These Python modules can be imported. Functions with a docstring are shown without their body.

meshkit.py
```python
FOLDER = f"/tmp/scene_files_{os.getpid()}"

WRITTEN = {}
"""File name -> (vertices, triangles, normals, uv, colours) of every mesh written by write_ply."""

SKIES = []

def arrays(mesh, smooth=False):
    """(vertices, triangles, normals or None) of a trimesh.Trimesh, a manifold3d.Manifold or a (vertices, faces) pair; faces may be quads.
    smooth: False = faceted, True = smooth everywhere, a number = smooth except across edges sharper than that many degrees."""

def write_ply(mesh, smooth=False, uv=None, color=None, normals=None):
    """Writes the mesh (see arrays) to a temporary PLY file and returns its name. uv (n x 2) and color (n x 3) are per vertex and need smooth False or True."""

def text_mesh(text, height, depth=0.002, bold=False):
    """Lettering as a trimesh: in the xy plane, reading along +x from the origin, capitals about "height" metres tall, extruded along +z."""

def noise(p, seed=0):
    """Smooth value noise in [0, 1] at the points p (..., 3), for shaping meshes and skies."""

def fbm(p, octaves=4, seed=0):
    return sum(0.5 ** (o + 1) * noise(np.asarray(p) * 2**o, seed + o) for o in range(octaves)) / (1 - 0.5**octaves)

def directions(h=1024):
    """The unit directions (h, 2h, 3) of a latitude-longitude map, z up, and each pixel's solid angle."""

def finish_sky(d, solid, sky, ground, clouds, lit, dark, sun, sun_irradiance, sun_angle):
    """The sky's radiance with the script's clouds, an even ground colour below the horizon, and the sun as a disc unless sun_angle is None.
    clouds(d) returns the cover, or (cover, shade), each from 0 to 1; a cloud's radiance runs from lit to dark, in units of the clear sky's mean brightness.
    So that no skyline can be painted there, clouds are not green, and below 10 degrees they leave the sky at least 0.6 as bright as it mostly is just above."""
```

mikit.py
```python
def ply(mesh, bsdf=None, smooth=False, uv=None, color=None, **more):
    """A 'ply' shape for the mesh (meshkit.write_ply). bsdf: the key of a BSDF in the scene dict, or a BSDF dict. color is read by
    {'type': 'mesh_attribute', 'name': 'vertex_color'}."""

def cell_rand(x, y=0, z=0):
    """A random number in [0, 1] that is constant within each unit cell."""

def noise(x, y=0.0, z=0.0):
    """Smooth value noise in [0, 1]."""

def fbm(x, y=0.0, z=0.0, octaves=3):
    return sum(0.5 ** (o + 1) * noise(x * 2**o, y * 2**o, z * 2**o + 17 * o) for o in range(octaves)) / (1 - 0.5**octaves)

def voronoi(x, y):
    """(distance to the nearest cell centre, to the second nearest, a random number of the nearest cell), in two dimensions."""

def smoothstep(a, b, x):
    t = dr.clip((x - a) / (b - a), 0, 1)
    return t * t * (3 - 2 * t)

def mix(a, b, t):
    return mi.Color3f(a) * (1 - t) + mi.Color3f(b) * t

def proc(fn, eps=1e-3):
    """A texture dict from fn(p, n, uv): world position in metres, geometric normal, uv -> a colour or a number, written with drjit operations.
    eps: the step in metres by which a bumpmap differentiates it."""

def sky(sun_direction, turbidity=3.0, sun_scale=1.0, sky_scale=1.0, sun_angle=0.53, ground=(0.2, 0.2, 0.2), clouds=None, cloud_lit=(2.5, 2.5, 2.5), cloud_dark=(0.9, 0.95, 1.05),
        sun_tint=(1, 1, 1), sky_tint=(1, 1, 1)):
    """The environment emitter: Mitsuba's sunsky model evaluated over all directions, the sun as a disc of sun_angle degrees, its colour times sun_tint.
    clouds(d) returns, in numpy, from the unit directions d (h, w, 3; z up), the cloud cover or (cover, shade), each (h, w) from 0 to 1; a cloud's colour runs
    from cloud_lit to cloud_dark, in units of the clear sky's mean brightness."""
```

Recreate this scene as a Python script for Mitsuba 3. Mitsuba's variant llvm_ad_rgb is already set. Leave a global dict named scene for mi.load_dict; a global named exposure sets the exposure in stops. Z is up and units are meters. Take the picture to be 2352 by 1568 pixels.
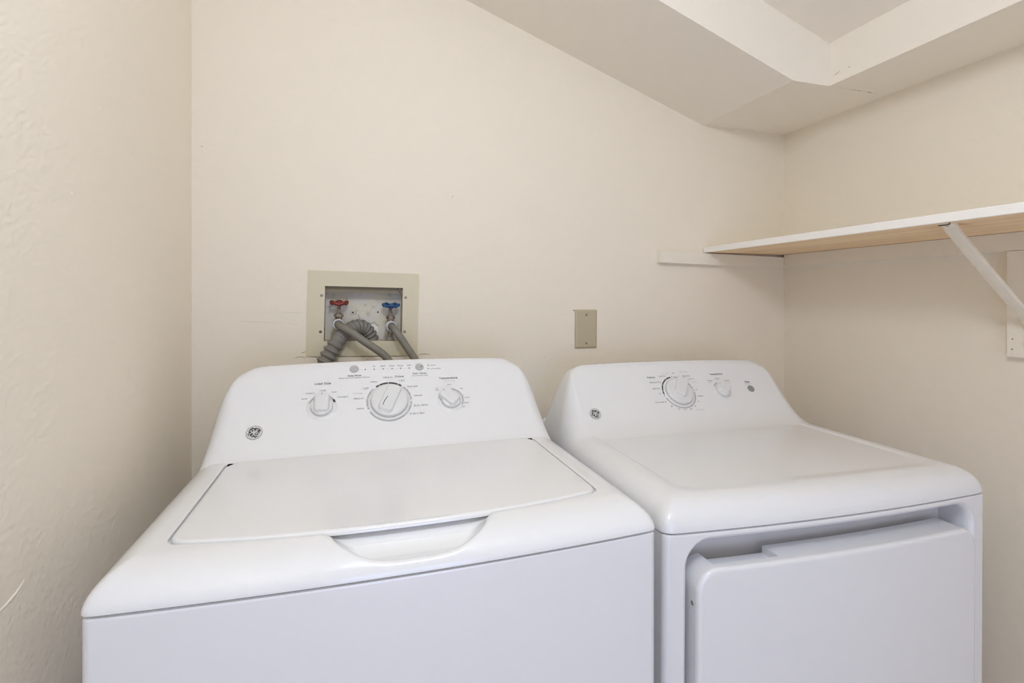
import math, numpy as np, trimesh, mitsuba as mi, mikit, meshkit, manifold3d as m3
import shapely, shapely.geometry as sg
import drjit as dr
from mikit import proc, fbm, noise, smoothstep, mix, ply

T = mi.ScalarTransform4f
scene, labels = {}, {}
PI = math.pi

# ------------------------------------------------------------------ camera, lights, exposure
YAW = math.radians(17.03)
CAM = (0.0, 0.0, 1.21)
FWD = (math.sin(YAW), math.cos(YAW), 0.0)
scene['camera'] = dict(type='perspective', fov=2 * math.degrees(math.atan(1176 / 1172)), fov_axis='x', near_clip=0.02,
                       principal_point_offset_x=0.0, principal_point_offset_y=(784 - 682) / 1568,
                       to_world=T().look_at(origin=list(CAM), target=[CAM[i] + FWD[i] for i in range(3)], up=[0, 0, 1]))
exposure = -0.11
LAMP = (38.5, 42.5, 48.5)           # daylight-white bulb in the opal globe
DAYLIGHT = (2.2, 2.7, 4.3)          # glazing of the window behind the camera

# ------------------------------------------------------------------ materials
def rgb(c): return {'type': 'rgb', 'value': list(c)}
def two(b): return {'type': 'twosided', 'bsdf': b}
def plastic(name, c, alpha=0.1, ior=1.5):
    scene[name] = two({'type': 'roughplastic', 'diffuse_reflectance': rgb(c) if not isinstance(c, dict) else c, 'alpha': alpha, 'int_ior': ior, 'nonlinear': False, 'distribution': 'ggx'})
def matte(name, c):
    scene[name] = two({'type': 'diffuse', 'reflectance': rgb(c) if not isinstance(c, dict) else c})

def wall_colour(base, amt=0.025):
    def f(p, n, uv):
        a = fbm(p.x * 3.1 + 7, p.y * 3.1, p.z * 3.1, octaves=3) - 0.5
        b = fbm(p.x * 160, p.y * 160, p.z * 160, octaves=2) - 0.5
        return mi.Color3f(*base) * (1 + amt * a + 0.02 * b)
    return proc(f)
def peel(p, n, uv):                 # roller stipple of the painted drywall
    return fbm(p.x * 170, p.y * 170, p.z * 170, octaves=2)
def painted(name, base, bump=0.0007, rough=0.55):
    scene[name] = two({'type': 'bumpmap', 'arbitrary': proc(peel, eps=0.0015), 'scale': bump,
                       'bsdf': {'type': 'principled', 'base_color': wall_colour(base), 'roughness': rough, 'specular': 0.25}})
WALL = (0.742, 0.682, 0.583)
painted('paint_wall', WALL)
painted('paint_left', WALL, 0.0013)
painted('paint_soffit', (0.74, 0.69, 0.61), 0.0006)
painted('paint_trim', (0.745, 0.695, 0.600), 0.0008, 0.45)
painted('paint_shelf_white', (0.80, 0.775, 0.74), 0.0010, 0.5)
plastic('enamel', (0.745, 0.755, 0.775), 0.025, 1.6)
plastic('enamel_cabinet', (0.745, 0.755, 0.785), 0.04, 1.6)
plastic('knob_white', (0.77, 0.78, 0.79), 0.14)
plastic('button_grey', (0.52, 0.53, 0.54), 0.2)
plastic('button_grey_dark', (0.33, 0.35, 0.34), 0.25)
matte('print_dark', (0.075, 0.078, 0.082))
matte('print_text', (0.13, 0.13, 0.135))
matte('print_grey', (0.50, 0.50, 0.51))
matte('print_pale', (0.40, 0.41, 0.43))
matte('print_white', (0.82, 0.82, 0.82))
plastic('badge_light', (0.70, 0.70, 0.70), 0.15)
plastic('badge_dark', (0.05, 0.05, 0.055), 0.15)
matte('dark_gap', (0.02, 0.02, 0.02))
plastic('gasket_grey', (0.30, 0.31, 0.33), 0.3)
plastic('almond_plate', (0.60, 0.525, 0.365), 0.25)
plastic('almond_screw', (0.30, 0.26, 0.16), 0.3)
plastic('box_cream', wall_colour((0.77, 0.705, 0.52), 0.05), 0.22)
def grime(p, n, uv):
    a = fbm(p.x * 28, p.y * 28, p.z * 28, octaves=4)
    b = fbm(p.x * 90 + 5, p.y * 90, p.z * 60, octaves=3)
    c = mix((0.66, 0.63, 0.58), (0.68, 0.64, 0.53), smoothstep(0.42, 0.62, a))
    return mix(c, (0.36, 0.34, 0.30), smoothstep(0.58, 0.75, b) * 0.45)
matte('box_inside', proc(grime))
plastic('box_shade', wall_colour((0.36, 0.31, 0.21), 0.1), 0.4)  # the box's beige darkened, with shadow put into the colour
def rustmix(p, n, uv):
    a = fbm(p.x * 160, p.y * 160, p.z * 160, octaves=3)
    return mix((0.36, 0.31, 0.25), (0.20, 0.105, 0.06), smoothstep(0.42, 0.6, a))
plastic('brass_old', proc(rustmix), 0.3)
def chalky(p, n, uv):
    a = fbm(p.x * 120, p.y * 120, p.z * 120, octaves=3)
    return mix((0.50, 0.47, 0.42), (0.25, 0.22, 0.18), smoothstep(0.4, 0.65, a))
plastic('valve_body', proc(chalky), 0.35)
plastic('wheel_red', (0.27, 0.042, 0.028), 0.2)
plastic('wheel_blue', (0.035, 0.11, 0.27), 0.2)
plastic('coupling_white', (0.80, 0.83, 0.85), 0.15)
def rubber(p, n, uv):
    a = fbm(p.x * 60, p.y * 60, p.z * 60, octaves=3)
    return mix((0.25, 0.24, 0.20), (0.36, 0.33, 0.28), a)
plastic('hose_rubber', proc(rubber), 0.35)
def corr(p, n, uv):
    a = fbm(p.x * 45, p.y * 45, p.z * 45, octaves=3)
    return mix((0.25, 0.235, 0.215), (0.36, 0.335, 0.30), a)
plastic('hose_corrugated', proc(corr), 0.35)
scene['steel_screw'] = two({'type': 'principled', 'base_color': rgb((0.27, 0.25, 0.21)), 'metallic': 0.4, 'roughness': 0.5})
scene['rust_screw'] = two({'type': 'principled', 'base_color': rgb((0.20, 0.12, 0.07)), 'metallic': 0.5, 'roughness': 0.6})
def wood(p, n, uv):
    g = fbm(p.x * 55, p.y * 3.0, p.z * 8, octaves=4)
    w = fbm(p.x * 9, p.y * 1.2, 3.0, octaves=3)
    c = mix((0.84, 0.63, 0.42), (0.90, 0.71, 0.49), smoothstep(0.3, 0.7, g))
    return c * (0.86 + 0.28 * w)
matte('bare_wood', proc(wood))
matte('floor_vinyl', wall_colour((0.66, 0.63, 0.58), 0.1))
matte('crack_shade_dark', (0.30, 0.26, 0.20))  # fine dark marks, and the painted shade line below the outlet box
matte('crack_pale', (0.78, 0.73, 0.64))

# ------------------------------------------------------------------ helpers
def key_for(name, parent=None):
    k = f'{parent}__{name}' if parent else name
    if k not in scene: return k
    i = 1
    while f'{k}_{i:03d}' in scene: i += 1
    return f'{k}_{i:03d}'
def obj(name, mesh, m, parent=None, smooth=False, to=None, **more):
    k = key_for(name, parent)
    scene[k] = ply(mesh, m, smooth, **more)
    if to is not None: scene[k]['to_world'] = to
    return k
def tag(k, label=None, category=None, group=None, kind=None):
    d = {a: b for a, b in (('label', label), ('category', category), ('group', group), ('kind', kind)) if b}
    labels[k] = {**labels.get(k, {}), **d}
    return k
def struct(name, mesh, m, label, parent=None, smooth=False):
    k = obj(name, mesh, m, parent, smooth)
    return tag(k, label, kind='structure')
def box(x0, x1, y0, y1, z0, z1):
    b = trimesh.creation.box(extents=(x1 - x0, y1 - y0, z1 - z0))
    b.apply_translation(((x0 + x1) / 2, (y0 + y1) / 2, (z0 + z1) / 2)); return b
def soft_box(x0, x1, y0, y1, z0, z1, r):
    pts = []
    h = m3.Manifold.batch_hull([m3.Manifold.sphere(r, 12).translate((x, y, z)) for x in (x0 + r, x1 - r) for y in (y0 + r, y1 - r) for z in (z0 + r, z1 - r)])
    return tri(h)
def tri(h):
    m = h.to_mesh(); return trimesh.Trimesh(np.array(m.vert_properties[:, :3], float), np.array(m.tri_verts), process=False)
def cat(*ms): return trimesh.util.concatenate(list(ms))
def extrude_xz(poly, y0, y1):
    poly = shapely.geometry.polygon.orient(poly)
    """A shapely polygon given in (x, z), extruded along +y from y0 to y1."""
    m = trimesh.creation.extrude_polygon(poly, y1 - y0, engine='earcut')
    v = m.vertices.copy(); m.vertices = np.c_[v[:, 0], y1 - v[:, 2], v[:, 1]]; return m
def lathe(profile, n=48):
    """profile: (r, z) pairs, turned about z."""
    return trimesh.creation.revolve(np.array(profile, float), sections=n)
def spline(pts, n):
    from scipy.interpolate import CubicSpline
    p = np.array(pts, float); d = np.r_[0, np.cumsum(np.linalg.norm(np.diff(p, axis=0), axis=1))]
    return CubicSpline(d, p)(np.linspace(0, d[-1], n))
def sweep(path, radius, n=20, cap=True):
    """A tube along path; radius: a number or one per point."""
    P = np.array(path, float); m = len(P); rad = np.broadcast_to(radius, m)
    t = np.gradient(P, axis=0); t /= np.linalg.norm(t, axis=1, keepdims=True)
    a = np.cross(t[0], [0.3, 0.1, 0.95]); a /= np.linalg.norm(a); rings = []
    for i in range(m):
        a = a - t[i] * (a @ t[i]); a /= np.linalg.norm(a); b = np.cross(t[i], a)
        ph = np.arange(n) * 2 * PI / n
        rings.append(P[i] + rad[i] * (np.cos(ph)[:, None] * a + np.sin(ph)[:, None] * b))
    v = np.vstack(rings); f = []
    i = np.arange(n); j = (i + 1) % n
    for r in range(m - 1):
        f += [np.c_[r * n + i, r * n + j, (r + 1) * n + j], np.c_[r * n + i, (r + 1) * n + j, (r + 1) * n + i]]
    if cap:
        v = np.vstack([v, P[0], P[-1]]); f += [np.c_[j, i, i * 0 + m * n], np.c_[(m - 1) * n + i, (m - 1) * n + j, i * 0 + m * n + 1]]
    return trimesh.Trimesh(v, np.vstack(f), process=False)
def smin(a, b, k):
    h = np.maximum(k - np.abs(a - b), 0) / k; return np.minimum(a, b) - h * h * k * 0.25
def smax(a, b, k): return -smin(-a, -b, k)
def sstep(a, b, x):
    t = np.clip((x - a) / (b - a), 0, 1); return t * t * (3 - 2 * t)
def rings_mesh(rings, close_center=None):
    """rings: equally long closed loops of points, outer last; quads between neighbours, optionally a fan to a centre point."""
    m, n = len(rings), len(rings[0]); v = np.vstack(rings); i = np.arange(n); j = (i + 1) % n; f = []
    for r in range(m - 1):
        f += [np.c_[r * n + i, (r + 1) * n + i, (r + 1) * n + j], np.c_[r * n + i, (r + 1) * n + j, r * n + j]]
    if close_center is not None:
        v = np.vstack([v, close_center]); f.append(np.c_[i * 0 + len(v) - 1, i, j])
    return trimesh.Trimesh(v, np.vstack(f), process=False)
def polar(poly, c, phi):
    """Radius of a star-shaped shapely polygon from c at the angles phi."""
    L = poly.exterior; q = np.array([L.interpolate(s, normalized=True).coords[0] for s in np.linspace(0, 1, 6001)[:-1]]) - c
    a = np.arctan2(q[:, 1], q[:, 0]); o = np.argsort(a); a, r = a[o], np.hypot(*q[o].T)
    return np.interp(phi, np.r_[a[-1] - 2 * PI, a, a[0] + 2 * PI], np.r_[r[-1], r, r[0]])
def text(word, width, bold=False, depth=0.00012):
    m = meshkit.text_mesh(word, 0.004, depth, bold)
    lo, hi = m.bounds; s = width / (hi[0] - lo[0])
    m.apply_translation((-(lo[0] + hi[0]) / 2, -(lo[1] + hi[1]) / 2, 0)); m.apply_scale((s, s, 1)); return m

# ------------------------------------------------------------------ the room (metres; camera at x 0, y 0; +y towards the back wall)
XL, XR, YB, YREAR = -0.372, 1.383, 1.380, -1.30
SL = 0.350                              # fall of the sloping ceiling towards the right
XK, ZK = 1.060, 1.758                   # where the sloping soffit turns level, and the soffit's lower face there
YS, XS = 1.027, 1.177                   # faces of the back and the right soffit
def ceil_z(x): return ZK + 0.152 + SL * (XK - x)
BOXO = (-0.1165, 0.1590, 1.056, 1.276)  # (x0, x1, z0, z1) of the outlet box's face
hole = sg.box(-0.079, 1.094, 0.121, 1.242)
wall_poly = sg.box(XL - 0.1, 0, XR + 0.1, 2.75).difference(hole)
WB = struct('wall_back', extrude_xz(wall_poly, YB, YB + 0.12), 'paint_wall', 'beige painted back wall behind the washing machine and the dryer')
WL = struct('wall_left', box(XL - 0.1, XL, YREAR - 0.1, YB, 0, 2.75), 'paint_left', 'beige left wall with roller stipple and a scratch low down')
WR = struct('wall_right', box(XR, XR + 0.1, YREAR - 0.1, YB, 0, 2.75), 'paint_wall', 'beige right wall that carries the shelf')
struct('floor', box(XL - 0.1, XR + 0.1, YREAR - 0.1, YB + 0.12, -0.1, 0), 'floor_vinyl', 'vinyl floor')
cp = sg.Polygon([(XL - 0.1, ceil_z(XL - 0.1)), (XR + 0.1, ceil_z(XR + 0.1)), (XR + 0.1, ceil_z(XR + 0.1) + 0.1), (XL - 0.1, ceil_z(XL - 0.1) + 0.1)])
CE = struct('ceiling', extrude_xz(cp, YREAR - 0.1, YB), 'paint_soffit', 'beige ceiling that slopes down to the right')
sp = sg.Polygon([(XL, ZK + SL * (XK - XL)), (XK, ZK), (XR, ZK), (XR, ceil_z(XR) + 0.02), (XL, ceil_z(XL) + 0.02)])
tag(obj('soffit', extrude_xz(sp, YS, YB), 'paint_soffit', CE), 'sloping boxed soffit along the back wall')
tag(obj('soffit', box(XS, XR, YREAR, YS - 0.0002, ZK + 0.0001, ceil_z(XS) + 0.01), 'paint_soffit', CE), 'level boxed soffit along the right wall')

# rear wall with the window that lights the alcove (behind the camera)
WX0, WX1, WZ0, WZ1 = -0.20, 0.66, 0.05, 1.25
rp = sg.Polygon([(XL - 0.1, 0), (XR + 0.1, 0), (XR + 0.1, 2.75), (XL - 0.1, 2.75)], [[(WX0, WZ0), (WX1, WZ0), (WX1, WZ1), (WX0, WZ1)]])
struct('wall_rear', extrude_xz(rp, YREAR - 0.1, YREAR), 'paint_wall', 'beige wall behind the camera with a window')
fr = sg.Polygon([(WX0, WZ0), (WX1, WZ0), (WX1, WZ1), (WX0, WZ1)], [[(WX0 + .04, WZ0 + .04), (WX1 - .04, WZ0 + .04), (WX1 - .04, WZ1 - .04), (WX0 + .04, WZ1 - .04)]])
W1 = struct('window_1', cat(extrude_xz(fr, YREAR - 0.07, YREAR - 0.02), box((WX0 + WX1) / 2 - .02, (WX0 + WX1) / 2 + .02, YREAR - .065, YREAR - .025, WZ0, WZ1)), 'paint_shelf_white', 'white framed window behind the camera')
pane = sg.box(WX0, WZ0, WX1, WZ1)
k = obj('pane', trimesh.Trimesh([(WX0, YREAR - .06, WZ0), (WX1, YREAR - .06, WZ0), (WX1, YREAR - .06, WZ1), (WX0, YREAR - .06, WZ1)], [(0, 2, 1), (0, 3, 2)], process=False), 'dark_gap', W1)
scene[k]['emitter'] = {'type': 'area', 'radiance': rgb(DAYLIGHT)}

# ceiling lamp (behind the camera's view): canopy, rod and opal glass globe
LX, LY, LZ, LR = 0.12, 0.02, 1.90, 0.11
LC = ceil_z(LX)
lm = 'ceiling_lamp'
tag(lm, 'ceiling lamp with an opal glass globe on a short rod', 'lamp')
obj('canopy', lathe([(1e-4, 0.06), (0.065, 0.06), (0.065, -0.012), (0.055, -0.022), (1e-4, -0.022)]), 'paint_shelf_white', lm, 30, T().translate([LX, LY, LC]))
obj('rod', lathe([(1e-4, LC - 0.01), (0.006, LC - 0.01), (0.006, LZ + LR + 0.012), (0.045, LZ + LR + 0.008), (0.045, LZ + LR - 0.014), (1e-4, LZ + LR - 0.014)]), 'paint_shelf_white', lm, 30, T().translate([LX, LY, 0]))
scene[lm + '__globe'] = {'type': 'sphere', 'center': [LX, LY, LZ], 'radius': LR, 'bsdf': {'type': 'ref', 'id': 'paint_shelf_white'}, 'emitter': {'type': 'area', 'radiance': rgb(LAMP)}}

# ------------------------------------------------------------------ washing machine and dryer: shared shapes, local frame
# local frame of a machine: x 0 in its middle, y 0 at its front corners, +y backwards, z 0 at the seam below the top
HW, BOW, DEEP = 0.3465, 0.0145, 0.640
def front_y(x): return -BOW * (1 - np.minimum((x / HW) ** 2, 1))
def edge_q(x, y, Lf, Ls, Lr, p):
    a = np.clip((y + 0.0018 - front_y(x)) / Lf, None, 1); b = np.clip((HW + 0.0030 - np.abs(x)) / Ls, None, 1); c = np.clip((DEEP - y) / Lr, None, 1)
    return ((1 - a) ** p + (1 - b) ** p + (1 - c) ** p) ** (1 / p)
def locus(c, phi, level, **kw):
    lo, hi = np.zeros_like(phi), np.full_like(phi, 0.9); d = np.c_[np.cos(phi), np.sin(phi)]
    for _ in range(40):
        m = (lo + hi) / 2; inside = edge_q(c[0] + d[:, 0] * m, c[1] + d[:, 1] * m, **kw) < level
        lo, hi = np.where(inside, m, lo), np.where(inside, hi, m)
    return (lo + hi) / 2
def angles(c, n):
    """Directions from c, spread evenly along the outline of a machine's top."""
    P = np.array(sg.box(-HW, -0.008, HW, DEEP).exterior.segmentize(0.001).coords)[:-1] - c
    a = np.sort(np.arctan2(P[:, 1], P[:, 0])); return np.interp(np.linspace(0, len(a), n, endpoint=False), np.arange(len(a) + 1), np.r_[a, a[0] + 2 * PI])
def skirt(rings, c, z0=0.0, drop=0.0007, inset=0.012):
    o = rings[-1].copy(); o[:, 2] = z0 - drop; r2 = o.copy(); r2[:, :2] = c + (o[:, :2] - c) * (1 - inset / 0.34)
    return rings + [o, r2]

def cabinet_mesh(height, hole=None):
    """Cabinet below the top: rounded upright corners, front bowed like the top's; hole: (x0, x1, z0, z1, corner radius, depth) of a flared recess."""
    r = 0.010; w = HW + 0.0003
    def slab(inset, z):
        cs = m3.CrossSection.square([2 * (w - r), DEEP - 0.01 - 2 * r]).translate([-(w - r), -0.0005 + r]).offset(r - inset, m3.JoinType.Round, 2, 64)
        return cs.extrude(0.0002).translate([0, 0, z])
    body = m3.Manifold.batch_hull([slab(0, -height), slab(0, -0.0075), slab(0.0008, -0.0050), slab(0.0030, -0.0036)])
    if hole:
        x0, x1, z0, z1, rc, d = hole
        def ring(off, y):
            cs = m3.CrossSection.square([x1 - x0 - 2 * rc, z1 - z0 - 2 * rc]).translate([x0 + rc, z0 + rc]).offset(rc + off, m3.JoinType.Round, 2, 64)
            return cs.extrude(0.0001).rotate([90, 0, 0]).translate([0, y, 0])
        tool = m3.Manifold.batch_hull([ring(0, d), ring(0, 0.014)])
        fl = [(0.0001, 0.014), (0.0007, 0.0100), (0.0020, 0.0065), (0.0042, 0.0034), (0.0068, 0.0012), (0.0092, 0.0001), (0.0096, -0.01)]
        for (o1, y1), (o2, y2) in zip(fl[:-1], fl[1:]):
            tool += m3.Manifold.batch_hull([ring(o1, y1 + 0.0001), ring(o2, y2)])
        body -= tool
    m = tri(body.refine_to_length(0.03)); v = m.vertices.copy()
    v[:, 1] += front_y(v[:, 0]) * (1 - sstep(0.06, 0.4, v[:, 1])); m.vertices = v
    return m

def arc_band(r, a0, a1, w, n=40, depth=0.0002, x=0, y=0):
    """A flat rounded band along a circle, angles in degrees."""
    t = np.radians(np.linspace(a0, a1, n)); L = sg.LineString(np.c_[x + r * np.cos(t), y + r * np.sin(t)])
    return trimesh.creation.extrude_polygon(L.buffer(w / 2, cap_style='round', quad_segs=6), depth, engine='earcut')
def dot(x, y, r, depth=0.0003, n=16):
    m = trimesh.creation.cylinder(r, depth, sections=n); m.apply_translation((x, y, depth / 2)); return m

def knob_mesh(r, h, grip_w, grip_h, angle, grip_len=None, skirt_r=None):
    """A turning knob: a low domed disc with a raised grip bar across it. Axis +z, the bar along +y turned by angle (degrees)."""
    prof = [(r, 0), (r, h * 0.45), (r * 0.985, h * 0.62), (r * 0.95, h * 0.74), (r * 0.88, h * 0.82), (r * 0.6, h * 0.93), (r * 0.3, h * 0.98), (0.0001, h)]
    disc = m3.Manifold.revolve(m3.CrossSection([[(0, 0)] + [(max(a, 0), b) for a, b in prof[:-1]] + [(0, h)]]), 72)
    gl = grip_len or (-r * 0.93, r * 1.04)
    def bar(w, a, b, z):
        return m3.CrossSection.square([2 * (w - 0.0008), b - a - 2 * w]).translate([-(w - 0.0008), a + w]).offset(w - 0.0008 if w > 0.001 else 0.0005, m3.JoinType.Round, 2, 32).extrude(0.0001).translate([0, 0, z])
    w = grip_w / 2; a, b = gl
    g = m3.Manifold.batch_hull([bar(w * 1.12, a, b, h * 0.5), bar(w, a + r * 0.02, b - r * 0.01, h * 0.8), bar(w * 0.92, a + r * 0.16, b - r * 0.03, h + grip_h * 0.8), bar(w * 0.72, a + r * 0.22, b - r * 0.06, h + grip_h)])
    m = tri((disc + g.rotate([0, 0, angle])).refine_to_length(0.0016)); m.merge_vertices()
    return trimesh.smoothing.filter_taubin(m, iterations=6)

def bezel_mesh(r0, r1, h):
    return lathe([(r0, 0), (r0, h * 0.7), (r0 + (r1 - r0) * 0.25, h), (r0 + (r1 - r0) * 0.6, h * 0.6), (r1, 0)], 72)

def badge(parent, xf, r):
    """Round emblem: pale rim, dark disc, four swooshes and the two script letters."""
    b = obj('badge', lathe([(1e-4, 0.0012), (r * 0.97, 0.0012), (r, 0.0008), (r, 0)], 64), 'badge_light', parent, 25, xf)
    tag(b, 'round dark and silver emblem')
    obj('rim', arc_band(r * 0.955, 0, 359.9, r * 0.05, 90, 0.0015), 'gasket_grey', b, False, xf)
    obj('disc', dot(0, 0, r * 0.80, 0.0015, 64), 'badge_dark', b, False, xf)
    for a in (-176, 97, 2, -86):
        t = np.linspace(0, 1, 14); ph = np.radians(a) - t * math.radians(75); rr = r * (0.715 + 0.085 * t ** 0.6); wd = r * (0.085 * (1 - t) + 0.012)
        sh = shapely.union_all([sg.Point(q * math.cos(p), q * math.sin(p)).buffer(s, quad_segs=4) for q, p, s in zip(rr, ph, wd)] +
                               [sg.LineString([(rr[i] * math.cos(ph[i]), rr[i] * math.sin(ph[i])), (rr[i + 1] * math.cos(ph[i + 1]), rr[i + 1] * math.sin(ph[i + 1]))]).buffer(wd[i + 1]) for i in range(13)])
        obj('swoosh', trimesh.creation.extrude_polygon(sh, 0.0018, engine='earcut'), 'badge_light', b, False, xf)
    ST = [[(-.48, .28), (-.40, .173), (-.298, .095), (-.195, .10), (-.101, .176), (-.057, .298), (-.116, .406), (-.234, .43), (-.338, .336), (-.333, .215)],
          [(-.04, .32), (-.016, .141), (-.043, -.024), (-.087, -.242), (-.193, -.413), (-.356, -.487), (-.516, -.385), (-.523, -.232), (-.391, -.092), (-.196, .003), (-.005, .05), (.143, .07)],
          [(.40, .105), (.266, .094), (.142, .085), (.169, .237), (.243, .399), (.354, .44), (.42, .37), (.306, .24), (.21, .16)],
          [(.30, .09), (.126, .003), (.039, -.142), (.046, -.295), (.177, -.445), (.34, -.459), (.493, -.389), (.54, -.227), (.438, -.099), (.309, -.088), (.237, -.159), (.283, -.26)]]
    for grp in (ST[:2], ST[2:]):
        sh = shapely.union_all([sg.LineString(spline(s, 40) * r * 1.05).buffer(r * w, quad_segs=4) for s, w in zip(grp, (0.040, 0.052))])
        obj('script_letter', cat(*[trimesh.creation.extrude_polygon(g, 0.0018, engine='earcut') for g in getattr(sh, 'geoms', [sh])]), 'badge_light', b, False, xf)

def panel_frame(base, y0, z0, deg):
    """Frame of the flat control panel: x along it, y up it, z out of it."""
    return base @ T().translate([0, y0, z0]).rotate([1, 0, 0], deg)
def letter(parent, base, items, k=0.0, lift=0.00015):
    for w, x, t, wd, kind in items:
        obj('lettering', text(w, wd * 0.97, kind == 'b'), {'b': 'print_text', 'g': 'print_grey'}.get(kind, 'print_text'), parent, False, base @ T().translate([x, t, lift]))

# ------------------------------------------------------------------ washing machine
WM = 'washing_machine'
tag(WM, 'white top-loading washing machine with a flat lid below the wall box with the valves', 'washing machine')
WB0 = T().translate([0.069, 0.6445, 0.875])
obj('cabinet', cabinet_mesh(0.875), 'enamel_cabinet', WM, 35, WB0)

TOP = 0.036
LIDW = 0.2910
def lid_front(x): return 0.0385 + 0.0302 * (np.abs(x) / LIDW) ** 2.4
def lid_poly(inset, rf, rr, rear=0.3830):
    xs = np.linspace(-LIDW, LIDW, 81)
    P = sg.Polygon(np.r_[np.c_[xs, lid_front(xs)], [[LIDW, rear], [-LIDW, rear]]])
    f = P.buffer(-rf).buffer(rf, quad_segs=24); b = P.buffer(-rr).buffer(rr, quad_segs=24)
    front, back = sg.box(-1, -1, 1, 0.2), sg.box(-1, 0.2, 1, 2)
    return f.intersection(front).union(b.intersection(back)).buffer(1e-6).buffer(-inset - 1e-6)
C0 = np.array([0.0, 0.20])
KW = dict(Lf=0.058, Ls=0.042, Lr=0.02, p=8.0)
phi = angles(C0, 1400)
DIR = np.c_[np.cos(phi), np.sin(phi)]
r_open = polar(lid_poly(0, 0.022, 0.014), C0, phi)
r_out = locus(C0, phi, 0.99999, **KW)
sx_ = np.linspace(-0.1125, 0.1125, 61); SC = sg.Polygon(np.r_[np.c_[sx_ + 0.0035, -0.0085 + 0.052 * (np.abs(sx_) / 0.1065) ** 3.2], [[0.114, 0.14], [-0.107, 0.14]]])
def scoop(x, y):
    """Depth mask of the hand scoop below the lid's front edge."""
    pt = shapely.points(x, y); d = shapely.distance(pt, SC.exterior); d = np.where(shapely.contains(SC, pt), d, -d)
    wide = 0.017 + 0.006 * sstep(0.0, 0.04, np.asarray(y))
    return sstep(-0.0080, wide, d)
def scoop_floor(y): return 0.0045 + 0.0240 * sstep(0.020, 0.060, np.asarray(y))
def cover_z(x, y, base):
    q = np.minimum(edge_q(x, y, **KW), 1); z = base * np.maximum(1 - q ** 1.8, 0) ** (1 / 1.8)
    m = scoop(x, y); floor_ = scoop_floor(y)
    return z * (1 - m) + np.minimum(z, floor_) * m
rings = []
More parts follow.
